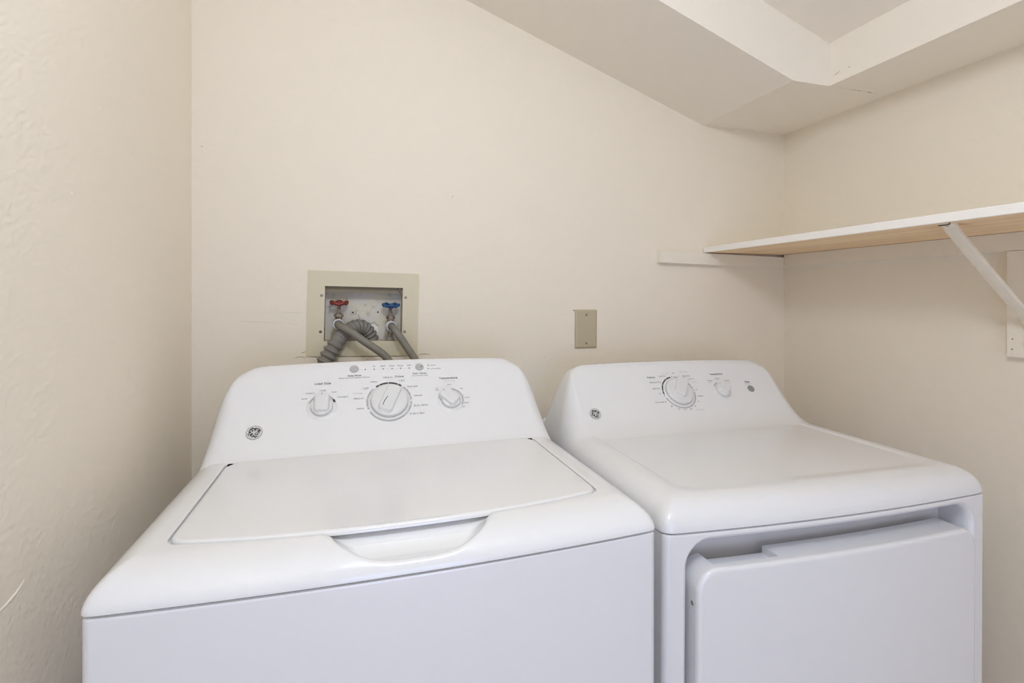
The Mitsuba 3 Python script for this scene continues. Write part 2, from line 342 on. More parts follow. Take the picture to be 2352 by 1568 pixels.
for s in np.linspace(0.02, 1, 26):                    # floor of the lid's seat
    r = (r_open - 0.0004) * s; x, y = (C0[:, None] + DIR.T * r)
    rings.append(np.c_[x, y, cover_z(x, y, 0 * x + TOP) * 0 + np.where(scoop(x, y) > 0, 0.0302 * (1 - scoop(x, y)) + scoop_floor(y) * scoop(x, y), 0.0302)])
x, y = (C0[:, None] + DIR.T * r_open)
zt = cover_z(x, y, TOP - 0.0012)
for zf in (0.25, 0.5, 0.75, 1.0):
    rings.append(np.c_[x, y, rings[25][:, 2] * (1 - zf) + zt * zf])
for off, dz in ((0.0005, 0.0005), (0.0014, 0.00015), (0.003, 0)):
    xx, yy = (C0[:, None] + DIR.T * (r_open + off)); rings.append(np.c_[xx, yy, cover_z(xx, yy, TOP - dz)])
for tau in np.linspace(0, 1, 64)[1:]:
    s = 1 - (1 - tau) ** 1.9; r = r_open + 0.003 + (r_out - r_open - 0.003) * s
    x, y = (C0[:, None] + DIR.T * r); rings.append(np.c_[x, y, cover_z(x, y, TOP)])
rings = skirt(rings, C0)
obj('top_cover', rings_mesh(rings, close_center=[C0[0], C0[1], 0.0302]), 'enamel', WM, 50, WB0)

# lid: flat panel with rolled edges
lp = polar(lid_poly(0.0020, 0.028, 0.034, 0.3835), C0, phi)
LT, LB = TOP + 0.0020, TOP - 0.0048
LR_ = []
for s in np.linspace(0.05, 0.97, 24): LR_.append((lp * s - 0.0045 * (s > .9) * 0, LT + 0.0))
prof = [(0.0065, 0.0), (0.0045, -0.0003), (0.0030, -0.0009), (0.0016, -0.0020), (0.0005, -0.0036), (0.0, -0.0055), (0.0, LB - LT), (0.004, LB - LT)]
lr = [np.c_[(C0[:, None] + DIR.T * r).T, np.full(len(phi), z)] for r, z in LR_]
lr += [np.c_[(C0[:, None] + DIR.T * (lp - i)).T, np.full(len(phi), LT + z)] for i, z in prof]
lr += [np.c_[(C0[:, None] + DIR.T * (lp * s)).T, np.full(len(phi), LB)] for s in (0.9, 0.5, 0.05)]
obj('lid', rings_mesh(lr, close_center=[C0[0], C0[1], LT]), 'enamel', WM, 50, WB0)
for sx in (-1, 1):                                     # dark pieces paint in the shade of the slits at the lid's rear corners
    tag(obj('slit_shade', cat(box(-0.004, 0.004, -0.0035, 0.0015, 0.0, 0.0050).apply_transform(trimesh.transformations.rotation_matrix(0, [0, 0, 1]))), 'dark_gap', WM, False, WB0 @ T().translate([sx * 0.284, 0.379, TOP - 0.0056])), 'dark piece that paints in the shade of the slit at the lid corner')

# control console
PA, PY, PZ = 48.0, 0.385, 0.035
def cap_z(x, c=0.1955, ya=0.25, yb=0.092, drop=0.062):
    ax = np.abs(x); return c - 0.10 * ax ** 2 - drop * np.clip((ax - ya) / yb, 0, 1) ** 2.2
def console_edge(x, Ls, n):
    b = np.clip((HW - 0.007 - np.abs(x)) / Ls, 0, 1); return np.maximum(1 - (1 - b) ** n, 0) ** (1 / n)
def washer_console():
    w, Ls, n = HW - 0.007, 0.040, 2.2
    E = np.sin(np.linspace(0, PI / 2, 34)); b = 1 - (1 - E ** n) ** (1 / n); xe = w - b * Ls
    xs = np.unique(np.r_[-xe, np.linspace(-w + Ls, w - Ls, 130), xe])
    ys = np.r_[PY - 0.0022, PY - 0.0021, PY - 0.0016, PY - 0.0008, PY, np.linspace(PY + 0.001, 0.62, 150)]
    X, Y = np.meshgrid(xs, ys)
    pan = PZ + (Y - PY) * math.tan(math.radians(PA)); back = 0.205 - (Y - 0.535) * 2.2
    H = smin(smin(pan, cap_z(X) + 0 * Y, 0.014), back, 0.02)
    zb = 0.012
    Z = zb + (np.maximum(H, zb) - zb) * console_edge(X, Ls, n)
    lip = np.array([0, 0.45, 0.8, 0.96])
    for i, l in enumerate(lip): Z[i] = zb + (Z[4] - zb) * l
    v = np.c_[X.ravel(), Y.ravel(), Z.ravel()]; m, k = X.shape
    i = np.arange(m - 1)[:, None] * k + np.arange(k - 1)[None]
    i = i.ravel(); return trimesh.Trimesh(v, np.vstack([np.c_[i, i + 1, i + k + 1], np.c_[i, i + k + 1, i + k]]), process=False)
CW = obj('console', washer_console(), 'enamel', WM, True, WB0)
PF = panel_frame(WB0, PY, PZ, PA)
def at(frame, x, y, z=0.0, rot=0): return frame @ T().translate([x, y, z]).rotate([0, 0, 1], rot)
WASH = [('Load Size', -0.1348, 0.1602, 0.033, 'b'),
    ('Small', -0.1686, 0.1257, 0.0113, ''),
    ('Medium', -0.1584, 0.1382, 0.0165, ''),
    ('Large', -0.1342, 0.1434, 0.012, ''),
    ('Super', -0.1119, 0.1381, 0.0114, ''),
    ('PreciseFill', -0.0943, 0.1255, 0.0218, ''),
    ('Deep Rinse', -0.0713, 0.1761, 0.0288, 'b'),
    ('(Select when adding fabric softener)', -0.0718, 0.1709, 0.0662, ''),
    ('Fill', -0.0301, 0.1988, 0.0061, ''),
    ('Soak', -0.0114, 0.1986, 0.0111, ''),
    ('Wash', 0.0077, 0.1983, 0.0114, ''),
    ('Rinse', 0.0264, 0.1979, 0.0119, ''),
    ('Spin', 0.0454, 0.1979, 0.0096, ''),
    ('Pause', 0.0983, 0.1954, 0.0123, ''),
    ('Lid Locked', 0.1032, 0.1868, 0.0238, ''),
    ('Start / Pause', 0.0672, 0.1752, 0.0314, 'b'),
    ('(Hold 3 Seconds to Reset)', 0.0672, 0.1695, 0.0367, ''),
    ('Colors', 0.0223, 0.1695, 0.0197, 'b'),
    ('Medium', -0.0018, 0.1686, 0.0204, ''),
    ('Heavy', -0.0314, 0.1585, 0.015, ''),
    ('Light', 0.0272, 0.1584, 0.0124, ''),
    ('Light', -0.0492, 0.1429, 0.013, ''),
    ('Whites', -0.0647, 0.1318, 0.0205, 'g'),
    ('Medium', -0.0632, 0.1196, 0.02, ''),
    ('Heavy', -0.0599, 0.0953, 0.0151, ''),
    ('Delicates', 0.0493, 0.1427, 0.0228, ''),
    ('Casuals', 0.059, 0.1194, 0.0191, ''),
    ('Bulky Items', 0.0634, 0.0945, 0.0298, ''),
    ('Drain & Spin', 0.0544, 0.0759, 0.0312, ''),
    ('Temperature', 0.1298, 0.1589, 0.0426, 'b'),
    ('(Wash / Rinse)', 0.1306, 0.1519, 0.0267, 'g'),
    ('Cold', 0.1293, 0.1426, 0.008, ''),
    ('Tap', 0.1012, 0.1346, 0.0056, ''),
    ('Cold', 0.1012, 0.13, 0.0083, ''),
    ('Cool', 0.1556, 0.1309, 0.0084, ''),
    ('Colors', 0.1654, 0.1075, 0.0123, ''),
    ('Warm', 0.1619, 0.0945, 0.011, ''),
    ('Hot', 0.1536, 0.085, 0.0069, '')]
letter(CW, PF, WASH)
for x, t in [(-.0303, .1909), (-.0114, .1909), (.0078, .1908), (.0262, .1906), (.0452, .1904), (-.0491, .191), (.0876, .1957), (.0871, .1869)]:
    obj('indicator_lamp', dot(0, 0, 0.0013, 0.0004), 'print_dark', CW, False, at(PF, x, t))
obj('printed_line', box(-0.0625, -0.0505, 0.1907, 0.1911, 0, 0.00015), 'print_grey', CW, False, PF)
obj('printed_line', box(-0.028, 0.043, 0.1904, 0.1908, 0, 0.00012), 'print_grey', CW, False, PF)
DC = (-0.001, 0.1087)
for a0, a1, m in [(124, 56, 'print_dark'), (137, 137 + 62, 'print_pale'), (46, 4, 'print_pale'), (-5, -45, 'print_pale'), (-149, -50, 'print_pale')]:
    obj('dial_arc', arc_band(0.0452, a0, a1, 0.0036), m, CW, False, at(PF, *DC))
for a in (116, 91, 65, 141, 168, 194, 38, 12, -13, -38):
    obj('dial_dot', dot(0.0452 * math.cos(math.radians(a)), 0.0452 * math.sin(math.radians(a)), 0.0011, 0.0004), 'print_white', CW, False, at(PF, *DC))
obj('dial_bezel', bezel_mesh(0.0385, 0.0435, 0.0016), 'knob_white', CW, 40, at(PF, *DC))
K = tag(obj('cycle_knob', knob_mesh(0.0382, 0.0125, 0.0165, 0.0050, -24, (-0.0345, 0.0335)), 'knob_white', WM, 50, at(PF, *DC)), 'large white cycle knob')
L = spline([(-0.0045, -0.0005, 0), (-0.0065, -0.0105, 0), (-0.0062, -0.0215, 0)], 16); L[:, :2] = L[:, :2] @ np.array([[math.cos(.42), -math.sin(.42)], [math.sin(.42), math.cos(.42)]])
sh = sg.LineString(L[:, :2]).buffer(0.0006)
obj('pointer_mark', trimesh.creation.extrude_polygon(sh, 0.0180, engine='earcut'), 'print_dark', K, False, at(PF, *DC))
for nm, (x, t), ang, lab in (('load_knob', (-0.1345, 0.1045), 0, 'white load size knob turned straight up'), ('temperature_knob', (0.129, 0.1040), 43, 'white temperature knob turned to the left')):
    obj('dial_bezel', bezel_mesh(0.0215, 0.0300, 0.0013), 'knob_white', CW, 40, at(PF, x, t))
    segs = [(158, 118), (62, 36)] if nm == 'load_knob' else [(92, 40), (36, 2), (-4, -30), (152, 138)]
    for a0, a1 in segs: obj('dial_arc', arc_band(0.0262, a0, a1, 0.0025, 24, 0.0016), 'print_pale', CW, False, at(PF, x, t))
    K = tag(obj(nm, knob_mesh(0.0212, 0.0100, 0.0160, 0.0052, ang, (-0.0180, 0.0268)), 'knob_white', WM, 50, at(PF, x, t)), lab)
    obj('pointer_mark', box(-0.0004, 0.0004, 0.0200, 0.0245, 0.009, 0.0155), 'print_text', K, False, at(PF, x, t, 0, ang))
obj('printed_mark', arc_band(0.0262, 33, 24, 0.004, 8, 0.0017), 'print_dark', CW, False, at(PF, -0.1345, 0.1045))
for x, t, lab in ((-0.0721, 0.1930, 'grey deep rinse button'), (0.0678, 0.1918, 'grey start button')):
    obj('button_bezel', bezel_mesh(0.0090, 0.0108, 0.0008), 'enamel', CW, 40, at(PF, x, t))
    k = tag(obj('button', lathe([(1e-4, 0.0022), (0.0060, 0.0023), (0.0080, 0.0026), (0.0088, 0.0019), (0.0090, 0.0)], 40), 'button_grey', WM, 30, at(PF, x, t)), lab)
    if x > 0: obj('pause_sign', cat(box(0.0026, 0.0034, -0.0018, 0.0018, 0.002, 0.0027), box(0.0043, 0.0051, -0.0018, 0.0018, 0.002, 0.0027)), 'print_text', k, False, at(PF, x, t))
badge(WM, at(PF, -0.2529, 0.0572), 0.0145)

# ------------------------------------------------------------------ clothes dryer
DR = 'clothes_dryer'
tag(DR, 'white clothes dryer with a large square front door, right of the washing machine', 'clothes dryer')
DB0 = T().translate([0.8029, 0.6759, 0.842]).rotate([0, 0, 1], -1.392).rotate([0, 1, 0], 0.419)
obj('cabinet', cabinet_mesh(0.8385, (-0.3055, 0.3065, -0.76, -0.0195, 0.040, 0.058)), 'enamel_cabinet', DR, 35, DB0)
DA, DY, DZ = 50.0, 0.400, 0.045
CD = np.array([0.0, 0.28]); KD = dict(Lf=0.054, Ls=0.056, Lr=0.015, p=7.0)
phd = angles(CD, 1500); DD = np.c_[np.cos(phd), np.sin(phd)]
tray = sg.box(-0.283, 0.047, 0.283, 0.60).buffer(-0.035).buffer(0.035, quad_segs=16)
def dryer_z(x, y):
    q = np.minimum(edge_q(x, y, **KD), 1)
    pt = shapely.points(x, y); d = shapely.distance(pt, tray.exterior); d = np.where(shapely.contains(tray, pt), d, -d)
    top = DZ - 0.0032 * sstep(-1, 1, d / (0.004 + 0.012 * sstep(0.13, 0.07, y))) * sstep(0.395, 0.36, y)
    pan = DZ + (y - DY) * math.tan(math.radians(DA)); back = 0.205 - (y - 0.532) * 2.4
    H = smax(top, smin(smin(pan, cap_z(x, 0.1975, 0.245, 0.098, 0.075), 0.016), back, 0.02), 0.040)
    n = 2.0 - 0.45 * sstep(0.36, 0.45, y)
    return H * np.maximum(1 - q ** n, 0) ** (1 / n)
out = locus(CD, phd, 0.99999, **KD); dr_r = []
for s in np.linspace(0.012, 0.80, 70): dr_r.append(out * s)
for tau in np.linspace(0, 1, 60)[1:]: dr_r.append(out * (0.80 + 0.20 * (1 - (1 - tau) ** 2.1)))
dr_rings = []
for r in dr_r:
    x, y = CD[:, None] + DD.T * r; dr_rings.append(np.c_[x, y, dryer_z(x, y)])
dr_rings = skirt(dr_rings, CD)
DT = obj('top_cover', rings_mesh(dr_rings, close_center=[CD[0], CD[1], DZ - 0.0032]), 'enamel', DR, 60, DB0)
tag(DT, 'one-piece top that sweeps up into the control panel')

def door_mesh():
    x0, x1, z0, z1, r = -0.2975, 0.3005, -0.748, -0.0565, 0.036
    def ring(off, y):
        return m3.CrossSection.square([x1 - x0 - 2 * r, z1 - z0 - 2 * r]).translate([x0 + r, z0 + r]).offset(r - off, m3.JoinType.Round, 2, 64).extrude(0.0001).rotate([90, 0, 0]).translate([0, y, 0])
    prof = [(0.0, 0.040), (0.0, -0.0050), (0.0004, -0.0074), (0.0014, -0.0095), (0.0029, -0.0109), (0.0052, -0.0117), (0.0085, -0.0120)]
    d = m3.Manifold.batch_hull([ring(*q) for q in prof])
    d -= tri_box(-0.262, -0.141, 0.0035, 0.06, -0.0685, 0.0)
    m = tri(d.refine_to_length(0.02)); v = m.vertices.copy()
    v[:, 1] += front_y(v[:, 0]) * (1 - sstep(0.06, 0.4, v[:, 1])); m.vertices = v; return m
def tri_box(x0, x1, y0, y1, z0, z1): return m3.Manifold.cube([x1 - x0, y1 - y0, z1 - z0]).translate([x0, y0, z0])
DO = tag(obj('door', door_mesh(), 'enamel_cabinet', DR, 35, DB0), 'large white door with rounded corners and a finger notch in its top edge')
obj('screw', lathe([(1e-4, 0.0012), (0.0016, 0.0010), (0.0034, 0.0006), (0.0036, 0)], 20), 'steel_screw', DO, 30, DB0 @ T().translate([-0.2975, -0.0012, -0.1135]).rotate([0, 1, 0], -90))

DF = panel_frame(DB0, DY, DZ, DA)
DRY = [('Cottons', -0.0766, 0.1462, 0.0241, 'b'),
    ('Less Dry', -0.0426, 0.1484, 0.0204, ''),
    ('Optimum Dry', -0.0698, 0.1306, 0.0339, ''),
    ('More Dry', -0.0733, 0.1124, 0.0215, ''),
    ('Off', -0.0681, 0.0977, 0.0067, ''),
    ('Quick Fluff 10', -0.0757, 0.0736, 0.0335, ''),
    ('20', -0.05, 0.0608, 0.0065, ''),
    ('30', -0.0325, 0.052, 0.0055, ''),
    ('40', -0.0157, 0.0495, 0.0059, ''),
    ('50', 0.0024, 0.0505, 0.0059, ''),
    ('60', 0.018, 0.0573, 0.0056, ''),
    ('70', 0.0319, 0.07, 0.0055, ''),
    ('80 Mins', 0.0446, 0.0854, 0.0173, ''),
    ('Off', 0.042, 0.1039, 0.0058, ''),
    ('Easy Care', 0.0467, 0.1268, 0.0178, 'g'),
    ('Less Dry', 0.0406, 0.1365, 0.017, ''),
    ('More Dry', 0.0295, 0.1461, 0.022, ''),
    ('Easy Care', 0.0275, 0.1597, 0.0234, 'g'),
    ('Anti-Static', -0.0307, 0.156, 0.0198, 'g'),
    ('Off', -0.0064, 0.1558, 0.0069, ''),
    ('Timed Dry', 0.0292, 0.0461, 0.0265, 'g'),
    ('Temperature', 0.1234, 0.148, 0.0426, 'b'),
    ('Cottons', 0.094, 0.1291, 0.0158, ''),
    ('High', 0.0932, 0.1242, 0.0098, 'g'),
    ('Casuals', 0.1214, 0.1356, 0.0134, ''),
    ('Medium', 0.12, 0.1314, 0.011, 'g'),
    ('Air Fluff', 0.1483, 0.1278, 0.0148, ''),
    ('No Heat', 0.1491, 0.1236, 0.0111, 'g'),
    ('Start', 0.2098, 0.1208, 0.0159, 'b'),
    ('(Push to Start)', 0.2098, 0.1143, 0.0226, 'g')]
letter(DT, DF, DRY)
DC2 = (-0.0125, 0.0995)
for a0, a1, m in [(101, 183, 'print_dark'), (84, 60, 'print_pale'), (38, 12, 'print_pale'), (-4, -58, 'print_pale'), (-160, -133, 'print_pale'), (-130, -113, 'print_pale'), (-110, -94, 'print_pale'), (-90, -73, 'print_pale'), (-70, -60, 'print_pale')]:
    obj('dial_arc', arc_band(0.0452, a0, a1, 0.0034), m, DT, False, at(DF, *DC2))
for a, m in ((120, 'print_white'), (150, 'print_white'), (173, 'print_white'), (110, 'print_dark'), (93, 'print_dark'), (4, 'print_dark'), (190, 'print_dark')):
    obj('dial_dot', dot((0.0452 if m == 'print_white' else 0.0458) * math.cos(math.radians(a)), 0.0455 * math.sin(math.radians(a)), 0.0011, 0.0005), m, DT, False, at(DF, *DC2))
obj('dial_bezel', bezel_mesh(0.0375, 0.0425, 0.0016), 'knob_white', DT, 40, at(DF, *DC2))
K = tag(obj('timer_knob', knob_mesh(0.0372, 0.0120, 0.0170, 0.0065, -31, (-0.022, 0.0415)), 'knob_white', DR, 50, at(DF, *DC2)), 'large white timer knob pointing up to the right')
obj('pointer_mark', box(-0.0004, 0.0004, 0.0345, 0.0392, 0.009, 0.0188), 'print_text', K, False, at(DF, *DC2, 0, -31))
DK2 = (0.1205, 0.0980)
obj('dial_bezel', bezel_mesh(0.0195, 0.0255, 0.0013), 'knob_white', DT, 40, at(DF, *DK2))
obj('dial_arc', arc_band(0.0245, 142, 112, 0.0025, 20, 0.0014), 'print_pale', DT, False, at(DF, *DK2))
K = tag(obj('heat_knob', knob_mesh(0.0195, 0.0105, 0.0150, 0.0050, -38, (-0.017, 0.0200)), 'knob_white', DR, 50, at(DF, *DK2)), 'small white heat knob')
k = tag(obj('button', lathe([(1e-4, 0.0022), (0.0075, 0.0022), (0.0092, 0.0016), (0.0098, 0.0)], 40), 'button_grey_dark', DR, 30, at(DF, 0.2105, 0.0992)), 'grey start button')
badge(DR, at(DF, -0.2630, 0.0515), 0.0142)

# ------------------------------------------------------------------ outlet box in the back wall with its valves and hoses
OB = 'laundry_outlet_box'
tag(OB, 'cream metal recessed wall box with two valves, above the washing machine', 'outlet box')
BX = T().translate([0.0212, YB, 1.166]).rotate([0, 1, 0], 1.25)      # middle of the face plate, hung a little crooked
def frame_plate(w, h, ox0, ox1, oz0, oz1, t=0.003):
    p = sg.Polygon([(-w, -h), (w, -h), (w, h), (-w, h)], [[(ox0, oz0), (ox1, oz0), (ox1, oz1), (ox0, oz1)]])
    return extrude_xz(p, -t, 0.0)
obj('face_plate', frame_plate(0.1385, 0.1085, -0.0975, 0.0972, -0.0702, 0.0702), 'box_cream', OB, False, BX)
D = 0.050
obj('back_panel', box(-0.0985, 0.098, D, D + 0.002, -0.072, 0.072), 'box_inside', OB, False, BX)
obj('side_wall', box(-0.0990, -0.0972, 0, D, -0.072, 0.072), 'box_inside', OB, False, BX)
obj('side_wall', box(0.0970, 0.0988, 0, D, -0.072, 0.072), 'box_inside', OB, False, BX)
obj('side_wall', box(-0.0985, 0.098, 0, D, 0.0700, 0.0718), 'box_inside', OB, False, BX)
tag(obj('side_wall', box(-0.0985, 0.098, 0, D, -0.0718, -0.0700), 'box_cream', OB, False, BX), 'cream floor of the box')
tag(obj('upper_shade_strip', box(-0.0972, 0.0970, 0.012, 0.014, 0.0555, 0.0700), 'box_shade', OB, False, BX), 'brownish strip that paints in the shadow along the top of the opening')  # added strip; stands for the shadow below the opening's top edge
tag(obj('knockout', box(0.084, 0.0968, 0.0095, 0.0125, 0.0585, 0.0695), 'brass_old', OB, False, BX), 'rusty corner tab')
for x, z, m in ((-0.1050, 0.0460, 'steel_screw'), (0.1044, 0.0452, 'steel_screw'), (-0.1054, -0.0460, 'rust_screw'), (0.1038, -0.0455, 'steel_screw')):
    obj('screw', lathe([(1e-4, 0.0012), (0.0022, 0.0011), (0.0032, 0.0006), (0.0036, 0)], 24), m, OB, 30, BX @ T().translate([x, -0.003, z]).rotate([1, 0, 0], 90))
for x, z in ((-0.0285, 0.0020), (0.0365, 0.0040)):
    obj('screw_hole', lathe([(1e-4, 0.0006), (0.0018, 0.0004), (0.0019, 0)], 16), 'dark_gap', OB, False, BX @ T().translate([x, D, z]).rotate([1, 0, 0], 90))
rs = np.random.RandomState(4)
for pts in ([(0.010, -0.030), (0.020, -0.026), (0.028, -0.024), (0.034, -0.030), (0.040, -0.034)], [(-0.014, -0.002), (-0.012, -0.010), (-0.009, -0.014)]):
    q = spline([(x, D - 0.0002, z) for x, z in pts], 24); q[:, 2] += rs.uniform(-0.0006, 0.0006, 24)
    obj('scratch', sweep(q, 0.0007, 6), 'crack_shade_dark', OB, True, BX)
obj('plaster_patch', lathe([(1e-4, 0.0016), (0.011, 0.0012), (0.016, 0)], 9), 'paint_shelf_white', OB, 30, BX @ T().translate([0.024, D, -0.046]).rotate([1, 0, 0], 90))

def handwheel(r, lobes=5):
    """A cast valve wheel seen almost edge-on: a scalloped rim dished upwards, four spokes and a hub."""
    n = 120; th = np.arange(n) * 2 * PI / n; parts = []
    rim = r * (1 + 0.06 * np.cos(lobes * th)); zz = 0.0020 * np.cos(lobes * th)
    path = np.c_[rim * np.cos(th), rim * np.sin(th), 0.002 + zz]
    m = 10; ph = np.arange(m) * 2 * PI / m; v = []
    for p, t in zip(path, th):
        e = np.array([math.cos(t), math.sin(t), 0])
        v.append(p + np.cos(ph)[:, None] * e * 0.0044 + np.sin(ph)[:, None] * np.array([0, 0, 0.0040]))
    v = np.vstack(v); i = np.arange(n)[:, None] * m; j = np.roll(i, -1, 0); a = np.arange(m)[None]; b = (a + 1) % m
    parts.append(trimesh.Trimesh(v, np.vstack([np.c_[(i + a).ravel(), (j + a).ravel(), (j + b).ravel()], np.c_[(i + a).ravel(), (j + b).ravel(), (i + b).ravel()]]), process=False))
    for k in range(lobes):
        t = (k + 0.5) * 2 * PI / lobes
        parts.append(sweep([(0.003 * math.cos(t), 0.003 * math.sin(t), -0.002), (r * 0.5 * math.cos(t), r * 0.5 * math.sin(t), -0.001), (r * 0.95 * math.cos(t), r * 0.95 * math.sin(t), 0.001)], 0.0030, 8))
    parts.append(lathe([(1e-4, 0.006), (0.005, 0.006), (0.0065, 0.003), (0.0065, -0.006), (1e-4, -0.006)], 24))
    return cat(*parts)
def valve(x, z, wheel, lab, turn):
    """Sillcock: body on the box's floor, outlet towards the room, bonnet nut, stem and wheel. x, z: the outlet's middle in the box's frame."""
    v = 'shutoff_valve' if 'shutoff_valve' not in labels else 'shutoff_valve_001'
    tag(v, lab, 'valve', 'shutoff valves in the wall box')
    F = BX @ T().translate([x, 0.022, z])
    body = cat(lathe([(1e-4, -0.012), (0.0085, -0.012), (0.0125, -0.004), (0.0125, 0.006), (0.010, 0.011), (1e-4, 0.011)], 32),
               lathe([(1e-4, -0.0395), (0.0100, -0.0395), (0.0100, -0.030), (0.0070, -0.028), (0.0070, -0.010), (1e-4, -0.010)], 24),
               lathe([(1e-4, 0.0), (0.0115, 0.0), (0.0115, 0.018), (0.0105, 0.020), (1e-4, 0.020)], 32).apply_transform(trimesh.transformations.rotation_matrix(PI / 2, [1, 0, 0])))
    obj('body', body, 'valve_body', v, 35, F)
    nut = trimesh.creation.cylinder(0.0118, 0.0068, sections=6); nut.apply_translation((0, 0, 0.0222))
    obj('bonnet_nut', cat(nut, lathe([(1e-4, 0.010), (0.0085, 0.010), (0.0085, 0.0275), (0.006, 0.029), (1e-4, 0.029)], 24)), 'brass_old', v, 35, F)
    obj('stem', lathe([(1e-4, 0.027), (0.0036, 0.027), (0.0034, 0.050), (1e-4, 0.050)], 16), 'brass_old', v, 35, F)
    obj('handwheel', handwheel(0.0190), wheel, v, 40, F @ T().translate([0, 0, 0.0535]).rotate([1, 0, 0], 5).rotate([0, 0, 1], turn))
    return F
VX1, VZ1, VX2, VZ2 = -0.0630, -0.0278, 0.0684, -0.0318
F1 = valve(VX1, VZ1, 'wheel_red', 'old brass shutoff valve with the red handwheel in the wall box', 18)
F2 = valve(VX2, VZ2, 'wheel_blue', 'old brass shutoff valve with the blue handwheel in the wall box', 54)

def hose(pts, lab):
    h = 'water_hose' if 'water_hose' not in labels else 'water_hose_001'
    tag(h, lab, 'hose', 'rubber water hoses')
    P = spline(pts, 60); d = P[2] - P[0]; d /= np.linalg.norm(d)
    obj('tube', sweep(P, 0.0094, 20), 'hose_rubber', h, True)
    # coupling nut turned about the hose's first direction
    z = d; x = np.cross([0, 0, 1], z); x /= np.linalg.norm(x); y = np.cross(z, x)
    M = np.eye(4); M[:3, :3] = np.c_[x, y, z]; M[:3, 3] = P[0]
    obj('coupling', lathe([(0.0094, 0.0030), (0.0108, 0.0030), (0.0112, 0.0062), (0.0128, 0.0065), (0.0138, 0.0048), (0.0138, -0.007), (0.0125, -0.008), (0.009, -0.008)], 32), 'coupling_white', h, 35, T(M))
    obj('collar', lathe([(0.0092, 0.009), (0.0100, 0.0088), (0.0102, 0.003), (0.0092, 0.003)], 28), 'gasket_grey', h, 35, T(M))
hose([(-0.0420, 1.374, 1.1405), (-0.0285, 1.338, 1.1335), (-0.0053, 1.322, 1.1195), (0.0186, 1.317, 1.1015), (0.0468, 1.316, 1.0815), (0.0786, 1.318, 1.0520), (0.0960, 1.322, 0.9900), (0.1000, 1.328, 0.9000)], 'grey rubber water hose screwed to the red-handled valve')
hose([(0.0893, 1.374, 1.1333), (0.0985, 1.348, 1.1230), (0.1159, 1.338, 1.0965), (0.1380, 1.334, 1.0625), (0.1492, 1.333, 1.0450), (0.1650, 1.335, 0.9900), (0.1700, 1.335, 0.9000)], 'grey rubber water hose screwed to the blue-handled valve')
DRAIN = [(-0.0850, 1.335, 0.9000), (-0.0840, 1.338, 1.0000), (-0.0743, 1.342, 1.0450), (-0.0570, 1.346, 1.0765), (-0.0408, 1.353, 1.1028), (-0.0213, 1.372, 1.1225), (-0.0021, 1.390, 1.1320), (0.0199, 1.410, 1.1290), (0.0345, 1.420, 1.1130), (0.0415, 1.425, 1.0960), (0.0425, 1.426, 1.0850)]

# corrugated drain hose: up from behind the console, over the sill and down into the standpipe
dh = 'drain_hose'
tag(dh, 'grey corrugated drain hose bent over into the wall box', 'hose')
P = spline(DRAIN, 420); s = np.r_[0, np.cumsum(np.linalg.norm(np.diff(P, axis=0), axis=1))]
bend = np.interp(s / s[-1], [0, .52, .60, .74, .80, 1], [1, 1, .25, .25, .7, .7])
rad = np.interp(s / s[-1], [0, .5, .75, 1], [.0186, .0186, .0178, .0165]) + 0.0028 * bend * np.cos(2 * PI * s / np.interp(s / s[-1], [0, .6, .7, 1], [.0152, .0152, .0120, .0120]))
obj('corrugated_tube', sweep(P, rad, 28), 'hose_corrugated', dh, True)

# ------------------------------------------------------------------ blank wall plate
WP = 'blank_wall_plate'
tag(WP, 'almond blank wall plate with two screws on the back wall above the dryer', 'wall plate')
PX = T().translate([0.6505, YB, 1.1158]).rotate([0, 1, 0], 0.3)
def plate_mesh():
    def ring(off, y): return m3.CrossSection.square([0.0700 - 0.004 - 2 * off, 0.1138 - 0.004 - 2 * off], True).offset(0.002, m3.JoinType.Round, 2, 24).extrude(0.0001).rotate([90, 0, 0]).translate([0, y, 0])
    return tri(m3.Manifold.batch_hull([ring(0, 0), ring(0, -0.0022), ring(0.0014, -0.0040), ring(0.0040, -0.0052), ring(0.0060, -0.0054)]))
obj('plate', plate_mesh(), 'almond_plate', WP, 25, PX)
for z in (0.0418, -0.0418):
    obj('screw', cat(lathe([(1e-4, 0.0010), (0.0020, 0.0008), (0.0033, 0.0002), (0.0034, 0)], 24)), 'almond_screw', WP, 30, PX @ T().translate([0, -0.0054, z]).rotate([1, 0, 0], 90))

# ------------------------------------------------------------------ shelf on the right wall
SH = 'wall_shelf'
tag(SH, 'wooden shelf with a white painted edge on the right wall', 'shelf')
SZ0, SZ1, SX = 1.3510, 1.3680, 1.0610
SY0 = -0.35
obj('board', box(SX + 0.0035, XR - 0.002, SY0, YB - 0.002, SZ0, SZ1 - 0.0008), 'bare_wood', SH)
tag(obj('top_face', box(SX + 0.0035, XR - 0.002, SY0, YB - 0.002, SZ1 - 0.0008, SZ1), 'paint_shelf_white', SH), 'white painted top of the shelf')
labels[SH + '__board'] = {'label': 'bare wood underside of the shelf'}
eg = soft_box(SX - 0.001, SX + 0.004, SY0, YB - 0.002, SZ0 - 0.0004, SZ1 + 0.0004, 0.0015)
tag(obj('front_edge', eg, 'paint_shelf_white', SH, 40), 'white painted front edge')
cl = box(-0.2450, 0.2450, -0.0095, 0.0095, -0.0178, 0.0178)
tag(obj('cleat', cl, 'paint_trim', SH, False, T().translate([1.1375, YB - 0.0095, 1.3290]).rotate([0, 1, 0], 1.2)), 'cleat on the back wall, hung a little crooked')
obj('cleat', box(XR - 0.019, XR, SY0, YB - 0.020, 1.3110, SZ0 - 0.0008), 'paint_trim', SH)
tag(obj('upright', box(XR - 0.019, XR, 0.662, 0.7511, 1.0800, 1.3103), 'paint_trim', SH), 'short upright board below the cleat')
